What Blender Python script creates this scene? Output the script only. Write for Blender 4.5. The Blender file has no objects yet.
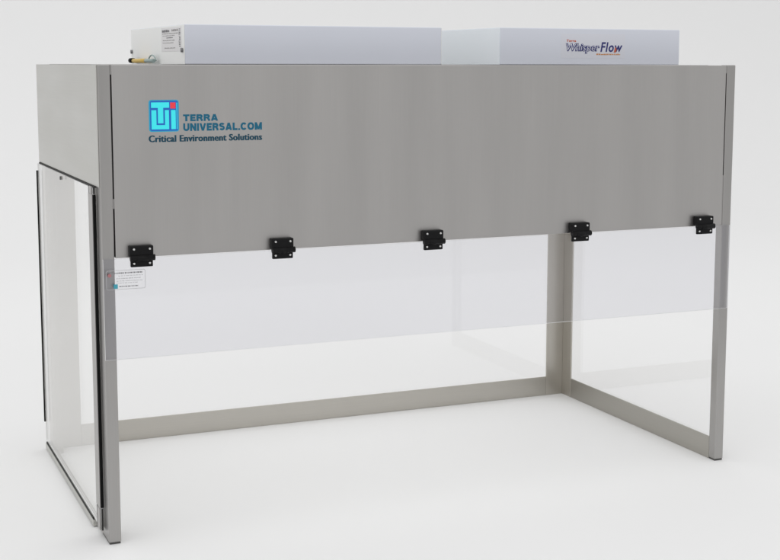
import bpy, bmesh, math, random
from mathutils import Matrix, Vector
random.seed(7)
S = bpy.context.scene
COL = S.collection

# ------------------------------------------------------------------ camera
cam_d = bpy.data.cameras.new('camera')
cam = bpy.data.objects.new('camera', cam_d)
COL.objects.link(cam)
S.camera = cam
F, CX, CY, IW, IH = 1342.525, 395.066, 231.928, 780.0, 560.0
rt = Vector((0.91857732, -0.3952377, 0.00169193))
up = Vector((0.04777096, 0.11527247, 0.99218456))
fw = Vector((0.39234377, 0.91131741, -0.12476756))
M = Matrix((rt, up, -fw)).transposed().to_4x4()
M.translation = Vector((-0.50969446, -2.65845367, 0.97859823))
cam.matrix_world = M
cam_d.sensor_fit = 'HORIZONTAL'
cam_d.sensor_width = 36.0
cam_d.lens = 36.0 * F / IW
cam_d.shift_x = -(CX - IW / 2) / IW
cam_d.shift_y = (CY - IH / 2) / IW
cam_d.clip_start = 0.05
cam_d.clip_end = 200

# ------------------------------------------------------------------ studio light
W, D, H = 1.524, 0.7706, 0.975     # the hood
world = bpy.data.worlds.new('World')
S.world = world
world.use_nodes = True
wn, wl = world.node_tree.nodes, world.node_tree.links
bg = wn['Background']
tc = wn.new('ShaderNodeTexCoord')
sx = wn.new('ShaderNodeSeparateXYZ')
wl.new(tc.outputs['Generated'], sx.inputs[0])


def wmath(op, a, b):
    n = wn.new('ShaderNodeMath'); n.operation = op
    for k, v in enumerate((a, b)):
        if isinstance(v, (int, float)):
            n.inputs[k].default_value = v
        else:
            wl.new(v, n.inputs[k])
    return n.outputs[0]


W_BASE, W_LEFT, W_FRONT, W_UP, W_RIGHT = 0.95, 0.11, -0.30, 0.12, -0.14
left = wmath('MAXIMUM', wmath('MULTIPLY', sx.outputs['X'], -1.0), 0.0)
front = wmath('MAXIMUM', wmath('MULTIPLY', sx.outputs['Y'], -1.0), 0.0)
upz = wmath('MAXIMUM', sx.outputs['Z'], 0.0)
right = wmath('MULTIPLY', wmath('MAXIMUM', sx.outputs['X'], 0.0), W_RIGHT)
tot = wmath('ADD', wmath('ADD', right, wmath('ADD', wmath('MULTIPLY', left, W_LEFT), wmath('MULTIPLY', front, W_FRONT))),
            wmath('ADD', wmath('MULTIPLY', upz, W_UP), W_BASE))
wl.new(tot, bg.inputs['Strength'])
bg.inputs['Color'].default_value = (1, 1, 1, 1)


def area(name, loc, target, size, power, col=(1, 1, 1)):
    l = bpy.data.lights.new(name, 'AREA')
    l.shape = 'RECTANGLE'; l.size, l.size_y = size
    l.energy = power; l.color = col
    o = bpy.data.objects.new(name, l); COL.objects.link(o)
    o.location = loc
    o.rotation_euler = (Vector(target) - Vector(loc)).to_track_quat('-Z', 'Y').to_euler()
    return o


area('front_softbox', (0.9, -4.2, 3.6), (0.8, 4.0, 1.2), (4.5, 2.0), 22)
area('back_fill', (0.8, 2.6, 3.6), (0.8, 2.9, 0.0), (5.0, 2.0), 12)  # added fill, brightens the sweep behind the hood
area('hood_fill', (W * 0.46, D / 2, 0.715), (W * 0.46, D / 2, 0), (1.20, 0.55), 1.6)  # added fill under the ceiling, lifts the shade inside the hood

S.view_settings.view_transform = 'Standard'
S.view_settings.look = 'None'
S.view_settings.exposure = 0.0
S.view_settings.gamma = 1.0
S.render.film_transparent = False
S.cycles.max_bounces = 16
S.cycles.diffuse_bounces = 8
S.cycles.transparent_max_bounces = 24
S.cycles.sample_clamp_indirect = 6

# ------------------------------------------------------------------ materials


def mat(name):
    m = bpy.data.materials.new(name); m.use_nodes = True
    return m, m.node_tree.nodes, m.node_tree.links, m.node_tree.nodes['Principled BSDF']


def plain(name, col, rough=0.5, metal=0.0, var=0.03, scale=30.0):
    m, n, l, b = mat(name)
    t = n.new('ShaderNodeTexCoord')
    no = n.new('ShaderNodeTexNoise'); no.inputs['Scale'].default_value = scale
    no.inputs['Detail'].default_value = 4
    l.new(t.outputs['Object'], no.inputs['Vector'])
    r = n.new('ShaderNodeMapRange')
    r.inputs[3].default_value = 1 - var; r.inputs[4].default_value = 1 + var
    l.new(no.outputs[0], r.inputs[0])
    mx = n.new('ShaderNodeVectorMath'); mx.operation = 'MULTIPLY'
    mx.inputs[0].default_value = col
    l.new(r.outputs[0], mx.inputs[1])
    l.new(mx.outputs[0], b.inputs['Base Color'])
    b.inputs['Roughness'].default_value = rough
    b.inputs['Metallic'].default_value = metal
    return m


def steel(name, axis, col=(0.415, 0.405, 0.395), rough=0.34, var=1.0):
    """brushed stainless steel, grain running along the given axis"""
    m, n, l, b = mat(name)
    t = n.new('ShaderNodeTexCoord')
    mp = n.new('ShaderNodeMapping')
    sc = [420.0, 420.0, 420.0]; sc['xyz'.index(axis)] = 5.0
    mp.inputs['Scale'].default_value = sc
    l.new(t.outputs['Object'], mp.inputs['Vector'])
    fine = n.new('ShaderNodeTexNoise'); fine.inputs['Scale'].default_value = 1.0
    fine.inputs['Detail'].default_value = 5; fine.inputs['Roughness'].default_value = 0.7
    l.new(mp.outputs[0], fine.inputs['Vector'])
    mp2 = n.new('ShaderNodeMapping')
    sc2 = [14.0, 14.0, 14.0]; sc2['xyz'.index(axis)] = 1.4
    mp2.inputs['Scale'].default_value = sc2
    l.new(t.outputs['Object'], mp2.inputs['Vector'])
    broad = n.new('ShaderNodeTexNoise'); broad.inputs['Scale'].default_value = 1.0
    broad.inputs['Detail'].default_value = 3
    l.new(mp2.outputs[0], broad.inputs['Vector'])
    # colour: slight streaks
    add = n.new('ShaderNodeMath'); add.operation = 'ADD'
    l.new(fine.outputs[0], add.inputs[0]); l.new(broad.outputs[0], add.inputs[1])
    r = n.new('ShaderNodeMapRange')
    r.inputs[1].default_value = 0.6; r.inputs[2].default_value = 1.4
    r.inputs[3].default_value = 1 - 0.05 * var; r.inputs[4].default_value = 1 + 0.05 * var
    l.new(add.outputs[0], r.inputs[0])
    mx = n.new('ShaderNodeVectorMath'); mx.operation = 'MULTIPLY'
    mx.inputs[0].default_value = col
    l.new(r.outputs[0], mx.inputs[1])
    l.new(mx.outputs[0], b.inputs['Base Color'])
    rr = n.new('ShaderNodeMapRange')
    rr.inputs[1].default_value = 0.3; rr.inputs[2].default_value = 0.7
    rr.inputs[3].default_value = rough - 0.06 * var; rr.inputs[4].default_value = rough + 0.08 * var
    l.new(broad.outputs[0], rr.inputs[0])
    l.new(rr.outputs[0], b.inputs['Roughness'])
    b.inputs['Metallic'].default_value = 1.0
    bp = n.new('ShaderNodeBump'); bp.inputs['Strength'].default_value = 0.06
    bp.inputs['Distance'].default_value = 0.0006
    l.new(fine.outputs[0], bp.inputs['Height'])
    wv = n.new('ShaderNodeTexNoise'); wv.inputs['Scale'].default_value = 2.3; wv.inputs['Detail'].default_value = 1
    l.new(t.outputs['Object'], wv.inputs['Vector'])
    b2 = n.new('ShaderNodeBump'); b2.inputs['Strength'].default_value = 1.0; b2.inputs['Distance'].default_value = 0.012
    l.new(wv.outputs[0], b2.inputs['Height']); l.new(bp.outputs[0], b2.inputs['Normal'])     # sheet is never quite flat
    l.new(b2.outputs[0], b.inputs['Normal'])
    return m


def acrylic(name, tint, ior=1.49, film=0.0):
    """clear plastic sheet: see-through with a Fresnel reflection on each face"""
    m, n, l, b = mat(name)
    n.remove(b)
    out = n['Material Output']
    tr = n.new('ShaderNodeBsdfTransparent'); tr.inputs[0].default_value = (*tint, 1)
    gl = n.new('ShaderNodeBsdfGlossy'); gl.inputs['Roughness'].default_value = 0.03
    gl.inputs[0].default_value = (1, 1, 1, 1)
    fr = n.new('ShaderNodeFresnel')
    ge = n.new('ShaderNodeNewGeometry')          # the sheet is thin: same reflectance entering and leaving
    ir = n.new('ShaderNodeMapRange'); ir.inputs[3].default_value = ior; ir.inputs[4].default_value = 1 / ior
    l.new(ge.outputs['Backfacing'], ir.inputs[0]); l.new(ir.outputs[0], fr.inputs['IOR'])
    mx = n.new('ShaderNodeMixShader')
    l.new(fr.outputs[0], mx.inputs[0]); l.new(tr.outputs[0], mx.inputs[1]); l.new(gl.outputs[0], mx.inputs[2])
    last = mx.outputs[0]
    if film > 0:
        df = n.new('ShaderNodeBsdfDiffuse'); df.inputs[0].default_value = (0.85, 0.85, 0.84, 1)
        m2 = n.new('ShaderNodeMixShader'); m2.inputs[0].default_value = film
        l.new(last, m2.inputs[1]); l.new(df.outputs[0], m2.inputs[2]); last = m2.outputs[0]
    l.new(last, out.inputs['Surface'])
    return m


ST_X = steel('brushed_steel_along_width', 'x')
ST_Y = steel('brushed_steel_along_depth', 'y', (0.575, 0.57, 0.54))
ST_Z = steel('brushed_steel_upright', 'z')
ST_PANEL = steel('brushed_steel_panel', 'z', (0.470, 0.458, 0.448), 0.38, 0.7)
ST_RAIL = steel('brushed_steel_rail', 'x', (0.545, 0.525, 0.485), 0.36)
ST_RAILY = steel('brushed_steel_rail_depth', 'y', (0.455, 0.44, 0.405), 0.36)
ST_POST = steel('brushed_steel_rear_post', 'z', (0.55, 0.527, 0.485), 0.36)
ST_BRIGHT = plain('bright_steel', (0.75, 0.75, 0.74), 0.25, 1.0)
RUBBER = plain('black_rubber', (0.006, 0.006, 0.006), 0.8)
RUBBER.node_tree.nodes['Principled BSDF'].inputs['Specular IOR Level'].default_value = 0.15
FOOT_SHADE = plain('foot_steel_shade', (0.07, 0.068, 0.065), 0.6)  # shadow at the foot of the legs, put into the colour
DARKGAP = plain('dark_seam', (0.03, 0.03, 0.028), 0.8)
BLACKP = plain('black_hinge_plastic', (0.005, 0.005, 0.0055), 0.5)
BLACKP.node_tree.nodes['Principled BSDF'].inputs['Specular IOR Level'].default_value = 0.18
PAINT_SHADED = plain('white_powder_coat_shaded', (0.735, 0.76, 0.84), 0.42, 0.0, 0.012, 12)  # housing colour darkened for the shade on the fronts
PAINT_LIT = plain('white_powder_coat_lit', (0.94, 0.95, 0.94), 0.5, 0.0, 0.012, 12)  # same white coat, lightened for the light on the end
PAINT_LIT_BLUE = plain('white_powder_coat_lit_blue', (0.90, 0.95, 1.0), 0.5, 0.0, 0.012, 12)  # same white coat, bluish light put into the colour
FILTER = plain('white_filter_media', (0.8, 0.8, 0.78), 0.9)
CLEAR = acrylic('clear_acrylic', (1.0, 1.0, 1.0))
SIDECLEAR = acrylic('clear_acrylic_side', (0.985, 0.985, 0.98))
FLAPCLEAR = acrylic('clear_acrylic_flap', (0.948, 0.948, 0.962))
EDGE = plain('polished_acrylic_edge', (0.80, 0.80, 0.80), 0.3)
GAPSHEET = plain('sweep_paper', (0.88, 0.88, 0.88), 0.9, 0.0, 0.004, 3)
INK_BLUE = plain('ink_blue', (0.001, 0.12, 0.21), 0.7)
INK_NAVY = plain('ink_dark_teal', (0.002, 0.055, 0.095), 0.7)
LOGO_BLUE = plain('logo_blue', (0.01, 0.14, 0.58), 0.4)
LOGO_CYAN = plain('logo_cyan', (0.05, 0.93, 1.0), 0.4)
LOGO_EDGE = plain('logo_edge', (0.02, 0.40, 0.62), 0.4)
LOGO_RED = plain('logo_red', (0.95, 0.05, 0.07), 0.4)
WF_NAVY = plain('label_navy', (0.02, 0.025, 0.18), 0.45)
WF_RED = plain('label_red', (0.62, 0.12, 0.05), 0.45)
WF_ORANGE = plain('label_orange', (0.65, 0.30, 0.12), 0.45)
LABEL_PALE = plain('label_pale', (0.745, 0.757, 0.825), 0.42, 0, 0.01)
LABEL_WHITE = plain('label_white', (0.83, 0.82, 0.83), 0.5, 0, 0.01)
LABEL_PRINT = plain('label_print', (0.16, 0.16, 0.17), 0.6)
LABEL_FAINT = plain('label_print_faint', (0.34, 0.33, 0.33), 0.6)
STICK_PRINT = plain('sticker_print', (0.27, 0.27, 0.28), 0.6)
STICK_FAINT = plain('sticker_print_faint', (0.48, 0.48, 0.50), 0.6)
LABEL_RED = plain('label_red_dot', (0.42, 0.17, 0.18), 0.5)
LABEL_TEAL = plain('label_teal', (0.05, 0.36, 0.46), 0.5)
CABLE_YEL = plain('cable_yellow', (0.72, 0.50, 0.12), 0.5)
CABLE_TEAL = plain('cable_grey_green', (0.36, 0.45, 0.44), 0.5)

# ------------------------------------------------------------------ helpers


def add_box(bm, a, b, bevel=0.0, mi=0, seg=2):
    x0, y0, z0 = a; x1, y1, z1 = b
    t = bmesh.new()
    bmesh.ops.create_cube(t, size=1)
    for v in t.verts:
        v.co = Vector(((x0 + x1) / 2 + v.co.x * (x1 - x0), (y0 + y1) / 2 + v.co.y * (y1 - y0),
                       (z0 + z1) / 2 + v.co.z * (z1 - z0)))
    if bevel > 0:
        bmesh.ops.bevel(t, geom=list(t.edges), offset=bevel, segments=seg, affect='EDGES', profile=0.5)
    merge(bm, t, mi)


def merge(bm, t, mi=0):
    vm = {v: bm.verts.new(v.co) for v in t.verts}
    for f in t.faces:
        nf = bm.faces.new([vm[v] for v in f.verts]); nf.material_index = mi; nf.smooth = f.smooth
    t.free()


def add_cyl(bm, p0, p1, r, n=20, mi=0, r2=None):
    p0, p1 = Vector(p0), Vector(p1)
    t = bmesh.new()
    d = p1 - p0
    q = d.to_track_quat('Z', 'Y').to_matrix().to_4x4(); q.translation = (p0 + p1) / 2
    bmesh.ops.create_cone(t, cap_ends=True, segments=n, radius1=r, radius2=r if r2 is None else r2,
                          depth=d.length, matrix=q)
    for f in t.faces:
        f.smooth = len(f.verts) == 4
    merge(bm, t, mi)


def add_prism(bm, pts, y0, y1, mi=0):
    """outline in x,z (counter-clockwise seen from the front), swept from y0 (front) to y1"""
    a = [bm.verts.new((x, y0, z)) for x, z in pts]
    b = [bm.verts.new((x, y1, z)) for x, z in pts]
    fs = [bm.faces.new(a), bm.faces.new(b[::-1])]
    for k in range(len(pts)):
        j = (k + 1) % len(pts)
        fs.append(bm.faces.new((a[k], b[k], b[j], a[j])))
    for f in fs:
        f.material_index = mi


def round_rect(x0, z0, x1, z1, r, n=5):
    p = []
    for cx, cz, a0 in ((x1 - r, z0 + r, -90), (x1 - r, z1 - r, 0), (x0 + r, z1 - r, 90), (x0 + r, z0 + r, 180)):
        for k in range(n + 1):
            a = math.radians(a0 + 90 * k / n)
            p.append((cx + r * math.cos(a), cz + r * math.sin(a)))
    return p


def add_tube(bm, pts, r, n=10, mi=0):
    pts = [Vector(p) for p in pts]
    rings = []
    for k, p in enumerate(pts):
        d = (pts[min(k + 1, len(pts) - 1)] - pts[max(k - 1, 0)]).normalized()
        u = d.orthogonal().normalized() if k == 0 else (u - d * u.dot(d)).normalized()
        w = d.cross(u)
        rings.append([bm.verts.new(p + (u * math.cos(a) + w * math.sin(a)) * r)
                      for a in (2 * math.pi * i / n for i in range(n))])
    for a, b in zip(rings, rings[1:]):
        for i in range(n):
            f = bm.faces.new((a[i], a[(i + 1) % n], b[(i + 1) % n], b[i])); f.material_index = mi; f.smooth = True
    for rg in (rings[0][::-1], rings[-1]):
        f = bm.faces.new(rg); f.material_index = mi


def obj(name, bm, mats, parent=None, label=None):
    bmesh.ops.recalc_face_normals(bm, faces=bm.faces)
    me = bpy.data.meshes.new(name); bm.to_mesh(me); bm.free()
    for m in (mats if isinstance(mats, (list, tuple)) else [mats]):
        me.materials.append(m)
    o = bpy.data.objects.new(name, me); COL.objects.link(o)
    if parent: o.parent = parent
    if label: o['label'] = label
    return o


def box(name, a, b, m, parent, bevel=0.0012, label=None):
    bm = bmesh.new(); add_box(bm, a, b, bevel)
    return obj(name, bm, m, parent, label)


def sheet(name, a, b, m, parent, thin, label=None, clear_top=False):
    """acrylic sheet: clear faces, pale cut edges; thin = index of the thickness axis"""
    bm = bmesh.new(); add_box(bm, a, b, 0)
    bm.normal_update()
    for f in bm.faces:
        f.material_index = 0 if abs(f.normal[thin]) > 0.9 or (clear_top and f.normal.z > 0.9) else 1
    return obj(name, bm, [m, EDGE], parent, label)


def text_bm(bm, s, x0, x1, z0, z1, y, mi=0, bold=0.0, shear=0.0, depth=0.0004, plane='front', spacing=1.0):
    """lettering in Blender's own built-in face, fitted to the box x0..x1, z0..z1 on the plane y (or x for 'left')"""
    cu = bpy.data.curves.new('lettering', 'FONT')
    cu.body = s; cu.extrude = 0.02; cu.offset = bold; cu.shear = shear; cu.resolution_u = 3
    cu.space_character = spacing
    to = bpy.data.objects.new('lettering', cu); COL.objects.link(to)
    dg = bpy.context.evaluated_depsgraph_get(); dg.update()
    me = bpy.data.meshes.new_from_object(to.evaluated_get(dg))
    bpy.data.objects.remove(to); bpy.data.curves.remove(cu)
    xs = [v.co.x for v in me.vertices]; ys = [v.co.y for v in me.vertices]
    ax, bx, ay, by = min(xs), max(xs), min(ys), max(ys)
    vs = []
    for v in me.vertices:
        u = x0 + (v.co.x - ax) / (bx - ax) * (x1 - x0)
        w = z0 + (v.co.y - ay) / (by - ay) * (z1 - z0)
        d = y - depth * (v.co.z + 0.02) / 0.04
        vs.append(bm.verts.new((u, d, w) if plane == 'front' else (d, u, w)))
    for p in me.polygons:
        try:
            f = bm.faces.new([vs[i] for i in p.vertices]); f.material_index = mi
        except ValueError:
            pass
    bpy.data.meshes.remove(me)


# ------------------------------------------------------------------ the setting: seamless paper sweep
bm = bmesh.new()
prof = [(-1.4, 0.0), (4.0, 0.0)]
RC = 2.5
for k in range(1, 25):
    a = math.radians(90 * k / 24)
    prof.append((4.0 + RC * math.sin(a), RC - RC * math.cos(a)))
prof.append((6.5, 10.0))
rows = [[bm.verts.new((x, y, z)) for x in (-24.0, 26.0)] for y, z in prof]
for a, b in zip(rows, rows[1:]):
    f = bm.faces.new((a[0], a[1], b[1], b[0])); f.smooth = True
sw = obj('studio_floor', bm, GAPSHEET)
sw['kind'] = 'structure'

# ------------------------------------------------------------------ the hood
T = 0.025
SEAM = 0.733          # lower edge of the side skirt
PB = 0.5905           # lower edge of the front panel
hood = bpy.data.objects.new('laminar_flow_hood', None); COL.objects.link(hood)
hood['label'] = 'stainless steel laminar flow clean bench hood with clear front flap and open floor'
hood['category'] = 'flow hood'

# front legs: 25 mm square posts from floor to roof, with a foot pad coloured as steel in shadow
for x0, dy in ((0.0, 0.072), (W - T, T)):
    lg = box('leg', (x0, 0.0, 0.004), (x0 + T, dy, H), ST_Z, hood, 0.0018)
    box('foot_shade_pad', (x0 + 0.0012, 0.0012, 0.0), (x0 + T - 0.0012, dy - 0.0012, 0.004), FOOT_SHADE, lg, 0.0008)

# rear corner posts: L section
RW = 0.054
for right in (True, False):
    bm = bmesh.new()
    if right:
        add_box(bm, (W - T, D - RW - 0.02, 0.0), (W - T + 0.004, D - T, H - 0.004), 0.0008)
        add_box(bm, (W - T - RW, D - T + 0.0003, 0.0), (W - T + 0.004, D - T + 0.004, H - 0.004), 0.0008)
    else:
        add_box(bm, (0.0, D - RW - 0.02, 0.0), (T, D - T, H - 0.004), 0.0012)
        add_box(bm, (0.0005, D - T + 0.0005, 0.0), (T + RW, D - T + 0.004, H - 0.004), 0.0008)
    obj('rear_post', bm, ST_POST, hood)

# bottom rails
box('bottom_rail', (T + RW + 0.0003, D - T + 0.0004, 0.0003), (W - T - RW - 0.0003, D - T + 0.004, 0.0565), ST_RAIL, hood, 0.001)
box('bottom_rail', (W - T + 0.0002, T + 0.0003, 0.0003), (W - T + 0.0038, D - RW - 0.0203, 0.0565), ST_RAILY, hood, 0.001)
box('bottom_rail', (0.0008, 0.0723, 0.001), (0.010, D - RW - 0.0205, 0.012), ST_Y, hood, 0.001)

# upper skirt
box('side_panel', (-0.0022, 0.0035, SEAM), (0.0, D, H - 0.001), ST_Y, hood, 0.0006)
box('side_panel', (W, 0.0035, SEAM), (W + 0.0022, D, H - 0.001), ST_Y, hood, 0.0006)
box('back_panel', (0.001, D + 0.0002, SEAM), (W - 0.001, D + 0.0024, H - 0.001), ST_X, hood, 0.0006)
box('top_panel', (T + 0.001, 0.073, H - 0.0025), (W - T - 0.001, D - T - 0.001, H - 0.0002), ST_X, hood, 0.0005)
box('ceiling_filter', (T + 0.003, T + 0.003, SEAM + 0.012), (W - T - 0.003, D - T - 0.003, SEAM + 0.03), FILTER, hood, 0.001)

# front panel with the open slots beside it
bm = bmesh.new()
add_box(bm, (0.0275, 0.0, PB), (1.4968, 0.018, H - 0.0008), 0.0009)
fp = obj('front_panel', bm, ST_PANEL, hood)
for x0, x1, z0, z1 in ((T + 0.0002, 0.0273, 0.9550, H - 0.001), (T + 0.0002, 0.0273, 0.690, 0.7095),
                       (1.4970, W - T - 0.0001, 0.9555, H - 0.001), (1.4970, W - T - 0.0001, PB + 0.001, 0.7110)):
    box('filler_strip', (x0, 0.0007, z0), (x1, 0.016, z1), ST_Z, hood, 0)
for x0, x1, y0, z0, z1 in ((T + 0.0002, 0.0273, 0.012, PB + 0.002, 0.689), (T + 0.0002, 0.0273, 0.005, 0.7105, 0.954),
                           (1.4970, W - T - 0.0001, 0.012, 0.7115, 0.955)):
    box('slot_shade', (x0, y0, z0), (x1, 0.016, z1), DARKGAP, hood, 0)  # dark strip added behind each open slot to stand in for its shade

# lettering and emblem on the front panel
logo = bpy.data.objects.new('printed_logo', None); COL.objects.link(logo); logo.parent = hood
bm = bmesh.new()
EX0, EZ0, EX1, EZ1 = 0.1002, 0.8412, 0.1612, 0.9049


def e(px, py):
    return (EX0 + (px - 105) / 330 * (EX1 - EX0), EZ0 + (400 - py) / 330 * (EZ1 - EZ0))


def eprism(pts, y, mi):
    add_prism(bm, [e(*p) for p in pts], y, y + 0.0003, mi)


add_prism(bm, round_rect(EX0, EZ0, EX1, EZ1, 0.005), -0.0004, -0.00005, 3)
b0, b1 = e(118, 390), e(424, 80)
add_prism(bm, round_rect(b0[0], b0[1], b1[0], b1[1], 0.0035), -0.0008, -0.00045, 0)
eprism([(130, 96), (130, 152), (203, 152), (203, 312), (262, 312), (262, 152), (328, 152), (328, 96)], -0.00115, 1)
eprism([(132, 176), (132, 374), (324, 374), (324, 176), (280, 176), (280, 330), (186, 330), (186, 176)], -0.00115, 1)
eprism([(348, 176), (348, 374), (398, 374), (398, 176)], -0.00115, 1)
eprism([(408, 100), (408, 374), (416, 374), (416, 100)], -0.00115, 1)
eprism([(340, 98), (340, 160), (398, 160), (398, 98)], -0.00115, 2)
obj('emblem', bm, [LOGO_BLUE, LOGO_CYAN, LOGO_RED, LOGO_EDGE], logo)
bm = bmesh.new()


def arc(cx, cy, rx, ry, a0, a1, n=9):
    return [(cx + rx * math.cos(math.radians(a0 + (a1 - a0) * k / n)),
             cy + ry * math.sin(math.radians(a0 + (a1 - a0) * k / n))) for k in range(n + 1)]


SW = 0.27             # stroke width of the heavy face, cap height 1
HS = SW / 2
GLYPH = {             # advance width, strokes along their centre lines
    'T': (0.80, [[(0.0, 1 - HS), (0.80, 1 - HS)], [(0.40, 1 - SW), (0.40, 0)]]),
    'E': (0.68, [[(HS, 1), (HS, 0)], [(SW, 1 - HS), (0.68, 1 - HS)], [(SW, 0.5), (0.63, 0.5)], [(SW, HS), (0.68, HS)]]),
    'R': (0.82, [[(HS, 1), (HS, 0)], [(SW, 1 - HS), (0.46, 1 - HS)] + arc(0.46, 0.69, 0.20, 0.185, 90, -90) + [(SW, 0.505)],
                 [(0.50, 0.40), (0.66, 0.25), (0.69, 0.0)]]),
    'A': (0.90, [[(0.13, 0.0), (0.43, 1.0)], [(0.77, 0.0), (0.47, 1.0)], [(0.26, 0.28), (0.64, 0.28)]]),
    'U': (0.82, [[(HS, 1), (HS, 0.40)] + arc(0.41, 0.40, 0.285, 0.275, 180, 360) + [(0.82 - HS, 1)]]),
    'N': (0.84, [[(HS, 0), (HS, 1)], [(0.84 - HS, 0), (0.84 - HS, 1)], [(0.15, 0.93), (0.69, 0.07)]]),
    'I': (0.25, [[(HS, 0), (HS, 1)]]),
    'V': (0.88, [[(0.13, 1.0), (0.42, 0.0)], [(0.75, 1.0), (0.46, 0.0)]]),
    'S': (0.76, [arc(0.38, 0.70, 0.25, 0.185, 20, 200) + arc(0.38, 0.33, 0.25, 0.20, 100, -160)]),
    'L': (0.66, [[(HS, 1), (HS, 0)], [(SW, HS), (0.66, HS)]]),
    '.': (0.25, [[(HS, 0), (HS, 0.24)]]),
    'C': (0.86, [arc(0.44, 0.5, 0.315, 0.385, 38, 322, 20)]),
    'O': (0.92, [arc(0.46, 0.5, 0.335, 0.385, 0, 360, 28)]),
    'M': (1.00, [[(HS, 0), (HS, 1)], [(1 - HS, 0), (1 - HS, 1)], [(0.16, 0.95), (0.49, 0.06)], [(0.84, 0.95), (0.51, 0.06)]]),
}


def heavy_text(bm, s, x0, x1, z0, z1, y, mi):
    gap = 0.09
    total = sum(GLYPH[c][0] for c in s) + gap * (len(s) - 1)
    kx, kz = (x1 - x0) / total, z1 - z0
    pen = 0.0; cnt = 0
    for c in s:
        adv, strokes = GLYPH[c]
        for st in strokes:
            cnt += 1
            yy = y - 0.00006 * (cnt % 5)
            L, R = [], []
            for k, p in enumerate(st):
                q0, q1 = st[max(k - 1, 0)], st[min(k + 1, len(st) - 1)]
                if c == 'O':
                    q0, q1 = st[(k - 1) % (len(st) - 1)], st[(k + 1) % (len(st) - 1)] if k < len(st) - 1 else st[1]
                dx, dz = q1[0] - q0[0], q1[1] - q0[1]
                ln = math.hypot(dx, dz) or 1
                nx, nz = -dz / ln * HS, dx / ln * HS
                cl = lambda v: min(1.0, max(0.0, v))
                L.append(bm.verts.new((x0 + (pen + p[0] + nx) * kx, yy, z0 + cl(p[1] + nz) * kz)))
                R.append(bm.verts.new((x0 + (pen + p[0] - nx) * kx, yy, z0 + cl(p[1] - nz) * kz)))
            for k in range(len(st) - 1):
                f = bm.faces.new((L[k], R[k], R[k + 1], L[k + 1])); f.material_index = mi
        pen += adv + gap


heavy_text(bm, 'TERRA', 0.1697, 0.2421, 0.8615, 0.8753, -0.0001, 0)
heavy_text(bm, 'UNIVERSAL.COM', 0.1697, 0.3354, 0.8418, 0.8573, -0.0001, 0)
for k in range(4):                       # bold face: strokes side by side
    o_, y_ = k * 0.0005, -0.00005 - k * 0.00012
    text_bm(bm, 'Critical Environment Solutions', 0.0988 + o_, 0.3338 + o_, 0.8207, 0.8342, y_, 1, 0.010, spacing=1.08)
obj('lettering', bm, [INK_BLUE, INK_NAVY], logo)

# rear and right clear panels
sheet('clear_panel', (T + 0.012, D - T + 0.0046, 0.0200), (W - T - 0.012, D - T + 0.0090, SEAM - 0.001), CLEAR, hood, 1)
sheet('clear_panel', (W - T + 0.0045, T + 0.0005, 0.0200), (W - T + 0.0090, D - T - 0.012, SEAM - 0.001), CLEAR, hood, 0)

# left clear panel, hung outside the frame, with its edge seals, clips and bottom track
lp = sheet('clear_panel', (-0.0065, 0.044, 0.0195), (-0.0022, D - 0.002, SEAM - 0.004), SIDECLEAR, hood, 0)
box('edge_seal', (-0.0072, 0.0400, 0.066), (-0.0012, 0.0436, 0.7155), RUBBER, lp, 0.001)
box('edge_strip', (-0.0088, 0.0440, 0.064), (-0.0066, 0.0840, 0.7165), ST_Z, lp, 0.0006)
box('edge_seal', (-0.0095, D - 0.0018, 0.067), (-0.0015, D + 0.004, 0.711), RUBBER, lp, 0.001)
for z0, z1 in ((0.018, 0.0635), (0.717, 0.7315)):
    bm = bmesh.new()
    add_box(bm, (-0.0094, 0.046, z0), (-0.0066, 0.072, z1), 0.0006)
    add_box(bm, (-0.0090, 0.0722, z0), (-0.0066, 0.0785, z1), 0.0, 1)
    add_box(bm, (-0.0062, 0.0405, z0), (-0.0030, 0.0435, z1), 0.0, 1)
    obj('corner_clip', bm, [ST_Z, DARKGAP], lp)
bm = bmesh.new()
add_box(bm, (-0.0100, 0.1200, 0.002), (-0.0002, D - 0.015, 0.0155), 0.001)
obj('bottom_track', bm, ST_Y, lp)
box('track_groove', (-0.0085, 0.1300, 0.0156), (-0.0010, D - 0.018, 0.0193), DARKGAP, lp, 0)
bm = bmesh.new()
add_box(bm, (-0.0045, 0.038, SEAM - 0.0035), (-0.0012, D - 0.012, SEAM - 0.0002))
obj('top_groove', bm, DARKGAP, lp)
bm = bmesh.new()
add_cyl(bm, (-0.0066, 0.42, 0.7195), (-0.0095, 0.42, 0.7195), 0.0042, 18)
obj('screw', bm, plain('dull_screw', (0.12, 0.12, 0.12), 0.4, 1.0), lp)

# ------------------------------------------------------------------ front flap and its hinges
flap = sheet('front_flap', (0.0006, -0.0085, 0.3855), (1.5165, -0.0040, 0.5902), FLAPCLEAR, hood, 1, None, True)

HX = (0.0768, 0.3735, 0.7205, 1.0935, 1.4385)


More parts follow.
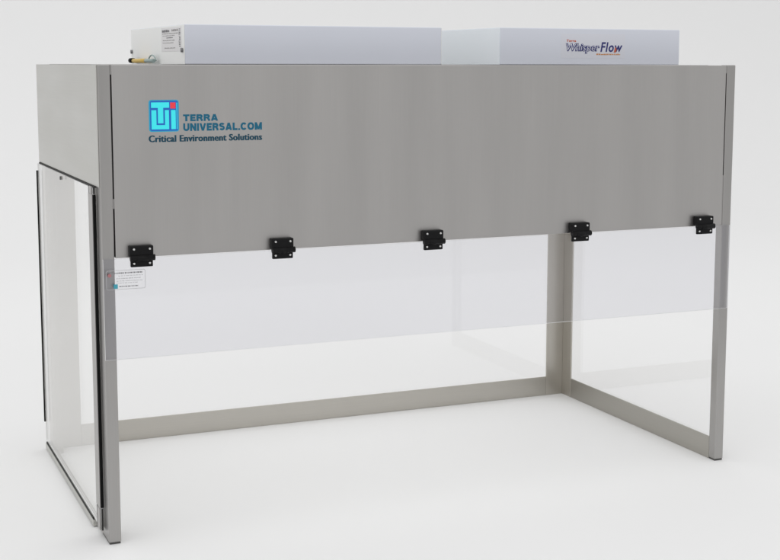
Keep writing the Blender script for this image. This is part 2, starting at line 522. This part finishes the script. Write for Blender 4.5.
def make_hinge(x):
    h = bpy.data.objects.new('hinge', None); COL.objects.link(h); h.parent = hood
    h.location = (x, 0, 0.594)
    bm = bmesh.new()
    add_box(bm, (-0.0245, -0.0165, -0.001), (0.0235, -0.0001, 0.0215), 0.0022)
    obj('upper_leaf', bm, BLACKP, h)
    bm = bmesh.new()
    add_box(bm, (-0.0225, -0.0150, -0.0215), (0.0225, -0.0086, -0.0065), 0.0018)
    obj('lower_leaf', bm, BLACKP, h)
    bm = bmesh.new()
    add_cyl(bm, (-0.0235, -0.0150, -0.0030), (0.0262, -0.0150, -0.0030), 0.0062, 22)
    add_cyl(bm, (-0.0120, -0.0160, -0.0040), (0.0130, -0.0160, -0.0040), 0.0062, 22)
    obj('knuckle', bm, BLACKP, h)
    for sx_, z, y in ((-0.016, 0.0148, -0.0165), (0.016, 0.0148, -0.0165), (-0.0158, -0.0140, -0.0150), (0.0158, -0.0140, -0.0150)):
        bm = bmesh.new()
        add_cyl(bm, (sx_, y + 0.001, z), (sx_, y - 0.0008, z), 0.0027, 16)
        add_cyl(bm, (sx_, y - 0.0008, z), (sx_, y - 0.0016, z), 0.0027, 16, 0, 0.0016)
        obj('screw', bm, ST_BRIGHT, h)
    return h


def copy_hinge(src, x):
    c = src.copy(); COL.objects.link(c); c.parent = hood; c.location = (x, 0, 0.594)
    for ch in list(src.children):
        d = ch.copy(); COL.objects.link(d); d.parent = c


h0 = make_hinge(HX[0])
for x in HX[1:]:
    copy_hinge(h0, x)

# small printed sticker on the flap
bm = bmesh.new()
X0, X1, Z0, Z1 = 0.0055, 0.0845, 0.5285, 0.5675
y = -0.0087


def frame(pts_o, pts_i, yy, mi):
    a = [bm.verts.new((p[0], yy, p[1])) for p in pts_o]; b = [bm.verts.new((p[0], yy, p[1])) for p in pts_i]
    for k in range(len(a)):
        j = (k + 1) % len(a)
        f = bm.faces.new((a[k], a[j], b[j], b[k])); f.material_index = mi


frame(round_rect(X0, Z0, X1, Z1, 0.004), round_rect(X0 + 0.0009, Z0 + 0.0009, X1 - 0.0009, Z1 - 0.0009, 0.0034), y, 1)


def bars(x0, x1, zc, h, mi):
    x = x0
    while x < x1:
        w = random.uniform(0.0015, 0.0055)
        add_box(bm, (x, y - 0.0002, zc - h / 2 * random.uniform(0.7, 1)), (min(x + w, x1), y + 0.0001, zc + h / 2), 0, mi)
        x += w + random.uniform(0.0006, 0.0018)


bars(0.0215, 0.079, 0.5615, 0.0032, 0)
bars(0.030, 0.079, 0.5560, 0.0012, 1)
bars(0.026, 0.076, 0.5505, 0.0018, 1)
bars(0.026, 0.079, 0.5455, 0.0012, 1)
bars(0.026, 0.070, 0.5415, 0.0012, 1)
bars(0.031, 0.070, 0.5345, 0.0022, 0)
add_cyl(bm, (0.0125, y + 0.0001, 0.5575), (0.0125, y - 0.0003, 0.5575), 0.0036, 20, 2)
add_prism(bm, round_rect(0.0205, 0.5305, 0.0285, 0.5395, 0.001), y - 0.0003, y + 0.0001, 3)
obj('sticker', bm, [STICK_PRINT, STICK_FAINT, LABEL_RED, LABEL_TEAL], flap, 'small clear printed sticker at the corner of the flap')

# ------------------------------------------------------------------ fan filter units on the roof


def fan_unit(x0, x1, y0, y1, z1, end_mat, label):
    z0 = H + 0.0005
    u = bpy.data.objects.new('fan_filter_unit', None); COL.objects.link(u)
    u.location = (0, 0, 0)
    u['label'] = label; u['category'] = 'fan filter unit'; u['group'] = 'fan filter units on the roof of the hood'
    bm = bmesh.new(); add_box(bm, (x0 + 0.0015, y0, z0), (x1 - 0.0015, y1, z1), 0.0016)
    obj('housing', bm, PAINT_SHADED, u)
    for a, b in ((x0, x0 + 0.0013), (x1 - 0.0013, x1)):
        box('end_plate', (a, y0 + 0.0012, z0), (b, y1 - 0.001, z1 - 0.001), end_mat, u, 0.0004)
    return u


u1 = fan_unit(0.2008, 0.7918, 0.10, 0.612, 1.0580, PAINT_LIT, 'longer white fan filter unit with wiring and rating label on its end')
u2 = fan_unit(0.9385, 1.4314, 0.10, 0.612, 1.0598, PAINT_LIT_BLUE, 'shorter white fan filter unit with a navy lettered label on its front')

# wiring, screws and rating label on the left end of the longer unit
for yy, zz in ((0.5985, 1.0045), (0.1140, 1.0045)):
    bm = bmesh.new()
    add_cyl(bm, (0.2009, yy, zz), (0.1965, yy, zz), 0.0046, 18)
    obj('screw', bm, plain('grey_screw', (0.22, 0.22, 0.23), 0.4, 0.8), u1)
bm = bmesh.new()
add_box(bm, (0.2002, 0.1230, 1.0030), (0.2007, 0.2980, 1.0540))


def lbar(y0, y1, z0, z1, mi=1, step=0.007):
    yy = y0
    while yy < y1:
        w = random.uniform(0.4, 1.6) * step
        add_box(bm, (0.1999, yy, z0), (0.2002, min(yy + w, y1), z1 - random.uniform(0, 0.3) * (z1 - z0)), 0, mi)
        yy += w + step * random.uniform(0.2, 0.6)


lbar(0.225, 0.290, 1.0440, 1.0500, 1)
lbar(0.150, 0.205, 1.0450, 1.0500, 2)
lbar(0.150, 0.290, 1.0400, 1.0420, 2)
lbar(0.180, 0.285, 1.0355, 1.0375, 2)
lbar(0.195, 0.255, 1.0310, 1.0330, 1)
lbar(0.180, 0.285, 1.0255, 1.0275, 2)
lbar(0.190, 0.285, 1.0205, 1.0220, 2)
lbar(0.175, 0.270, 1.0090, 1.0110, 2)
for k in range(11):
    zz = 1.012 + k * 0.0036
    add_box(bm, (0.1999, 0.130, zz), (0.2002, 0.130 + random.uniform(0.008, 0.015), zz + random.uniform(0.001, 0.0024)), 0, 1)
obj('rating_label', bm, [LABEL_WHITE, LABEL_PRINT, LABEL_FAINT], u1)
bm = bmesh.new()
add_cyl(bm, (0.186, 0.553, 0.9835), (0.186, 0.520, 0.9835), 0.0058, 16, 0)
add_tube(bm, [(0.186, 0.523, 0.983), (0.184, 0.480, 0.9825), (0.186, 0.440, 0.983), (0.188, 0.400, 0.9828)], 0.0050, 10, 1)
add_tube(bm, [(0.188, 0.405, 0.9828), (0.184, 0.370, 0.983), (0.187, 0.320, 0.9825)], 0.0044, 10, 2)
pts = []
for k in range(15):
    a = math.pi * k / 14
    pts.append((0.190, 0.385 - 0.075 * (k / 14), 0.983 + 0.0125 * math.sin(a) ** 0.7))
add_tube(bm, pts, 0.0016, 8, 2)
obj('power_cable', bm, [RUBBER, CABLE_YEL, CABLE_TEAL], u1)

# lettered label on the front of the shorter unit
bm = bmesh.new()
yl = 0.0998
add_prism(bm, round_rect(1.1000, 0.9905, 1.2750, 1.0475, 0.002), yl, yl + 0.0002, 0)
text_bm(bm, 'Whisper', 1.1125, 1.2060, 1.0015, 1.0255, yl - 0.0001, 1, 0.060, 0.2)
text_bm(bm, 'Whisper', 1.1135, 1.2050, 1.0030, 1.0245, yl - 0.0006, 0, -0.012, 0.2)
text_bm(bm, 'Flow', 1.2070, 1.2680, 1.0055, 1.0285, yl - 0.0001, 1, 0.022, 0.2, spacing=1.14)
text_bm(bm, 'Terra', 1.1140, 1.1400, 1.0285, 1.0340, yl - 0.0001, 2, 0.02, 0.1)
add_prism(bm, [(1.2440, 1.0045), (1.2490, 1.0045), (1.2515, 1.0115), (1.2480, 1.0180)], yl - 0.0009, yl - 0.0006, 2)
xx = 1.1960
while xx < 1.262:
    w = random.uniform(0.002, 0.006)
    add_box(bm, (xx, yl - 0.0004, 0.9985), (min(xx + w, 1.262), yl - 0.0001, 0.9985 + random.uniform(0.002, 0.0034)), 0, 3)
    xx += w + random.uniform(0.0006, 0.0016)
obj('name_label', bm, [LABEL_PALE, WF_NAVY, WF_RED, WF_ORANGE], u2)
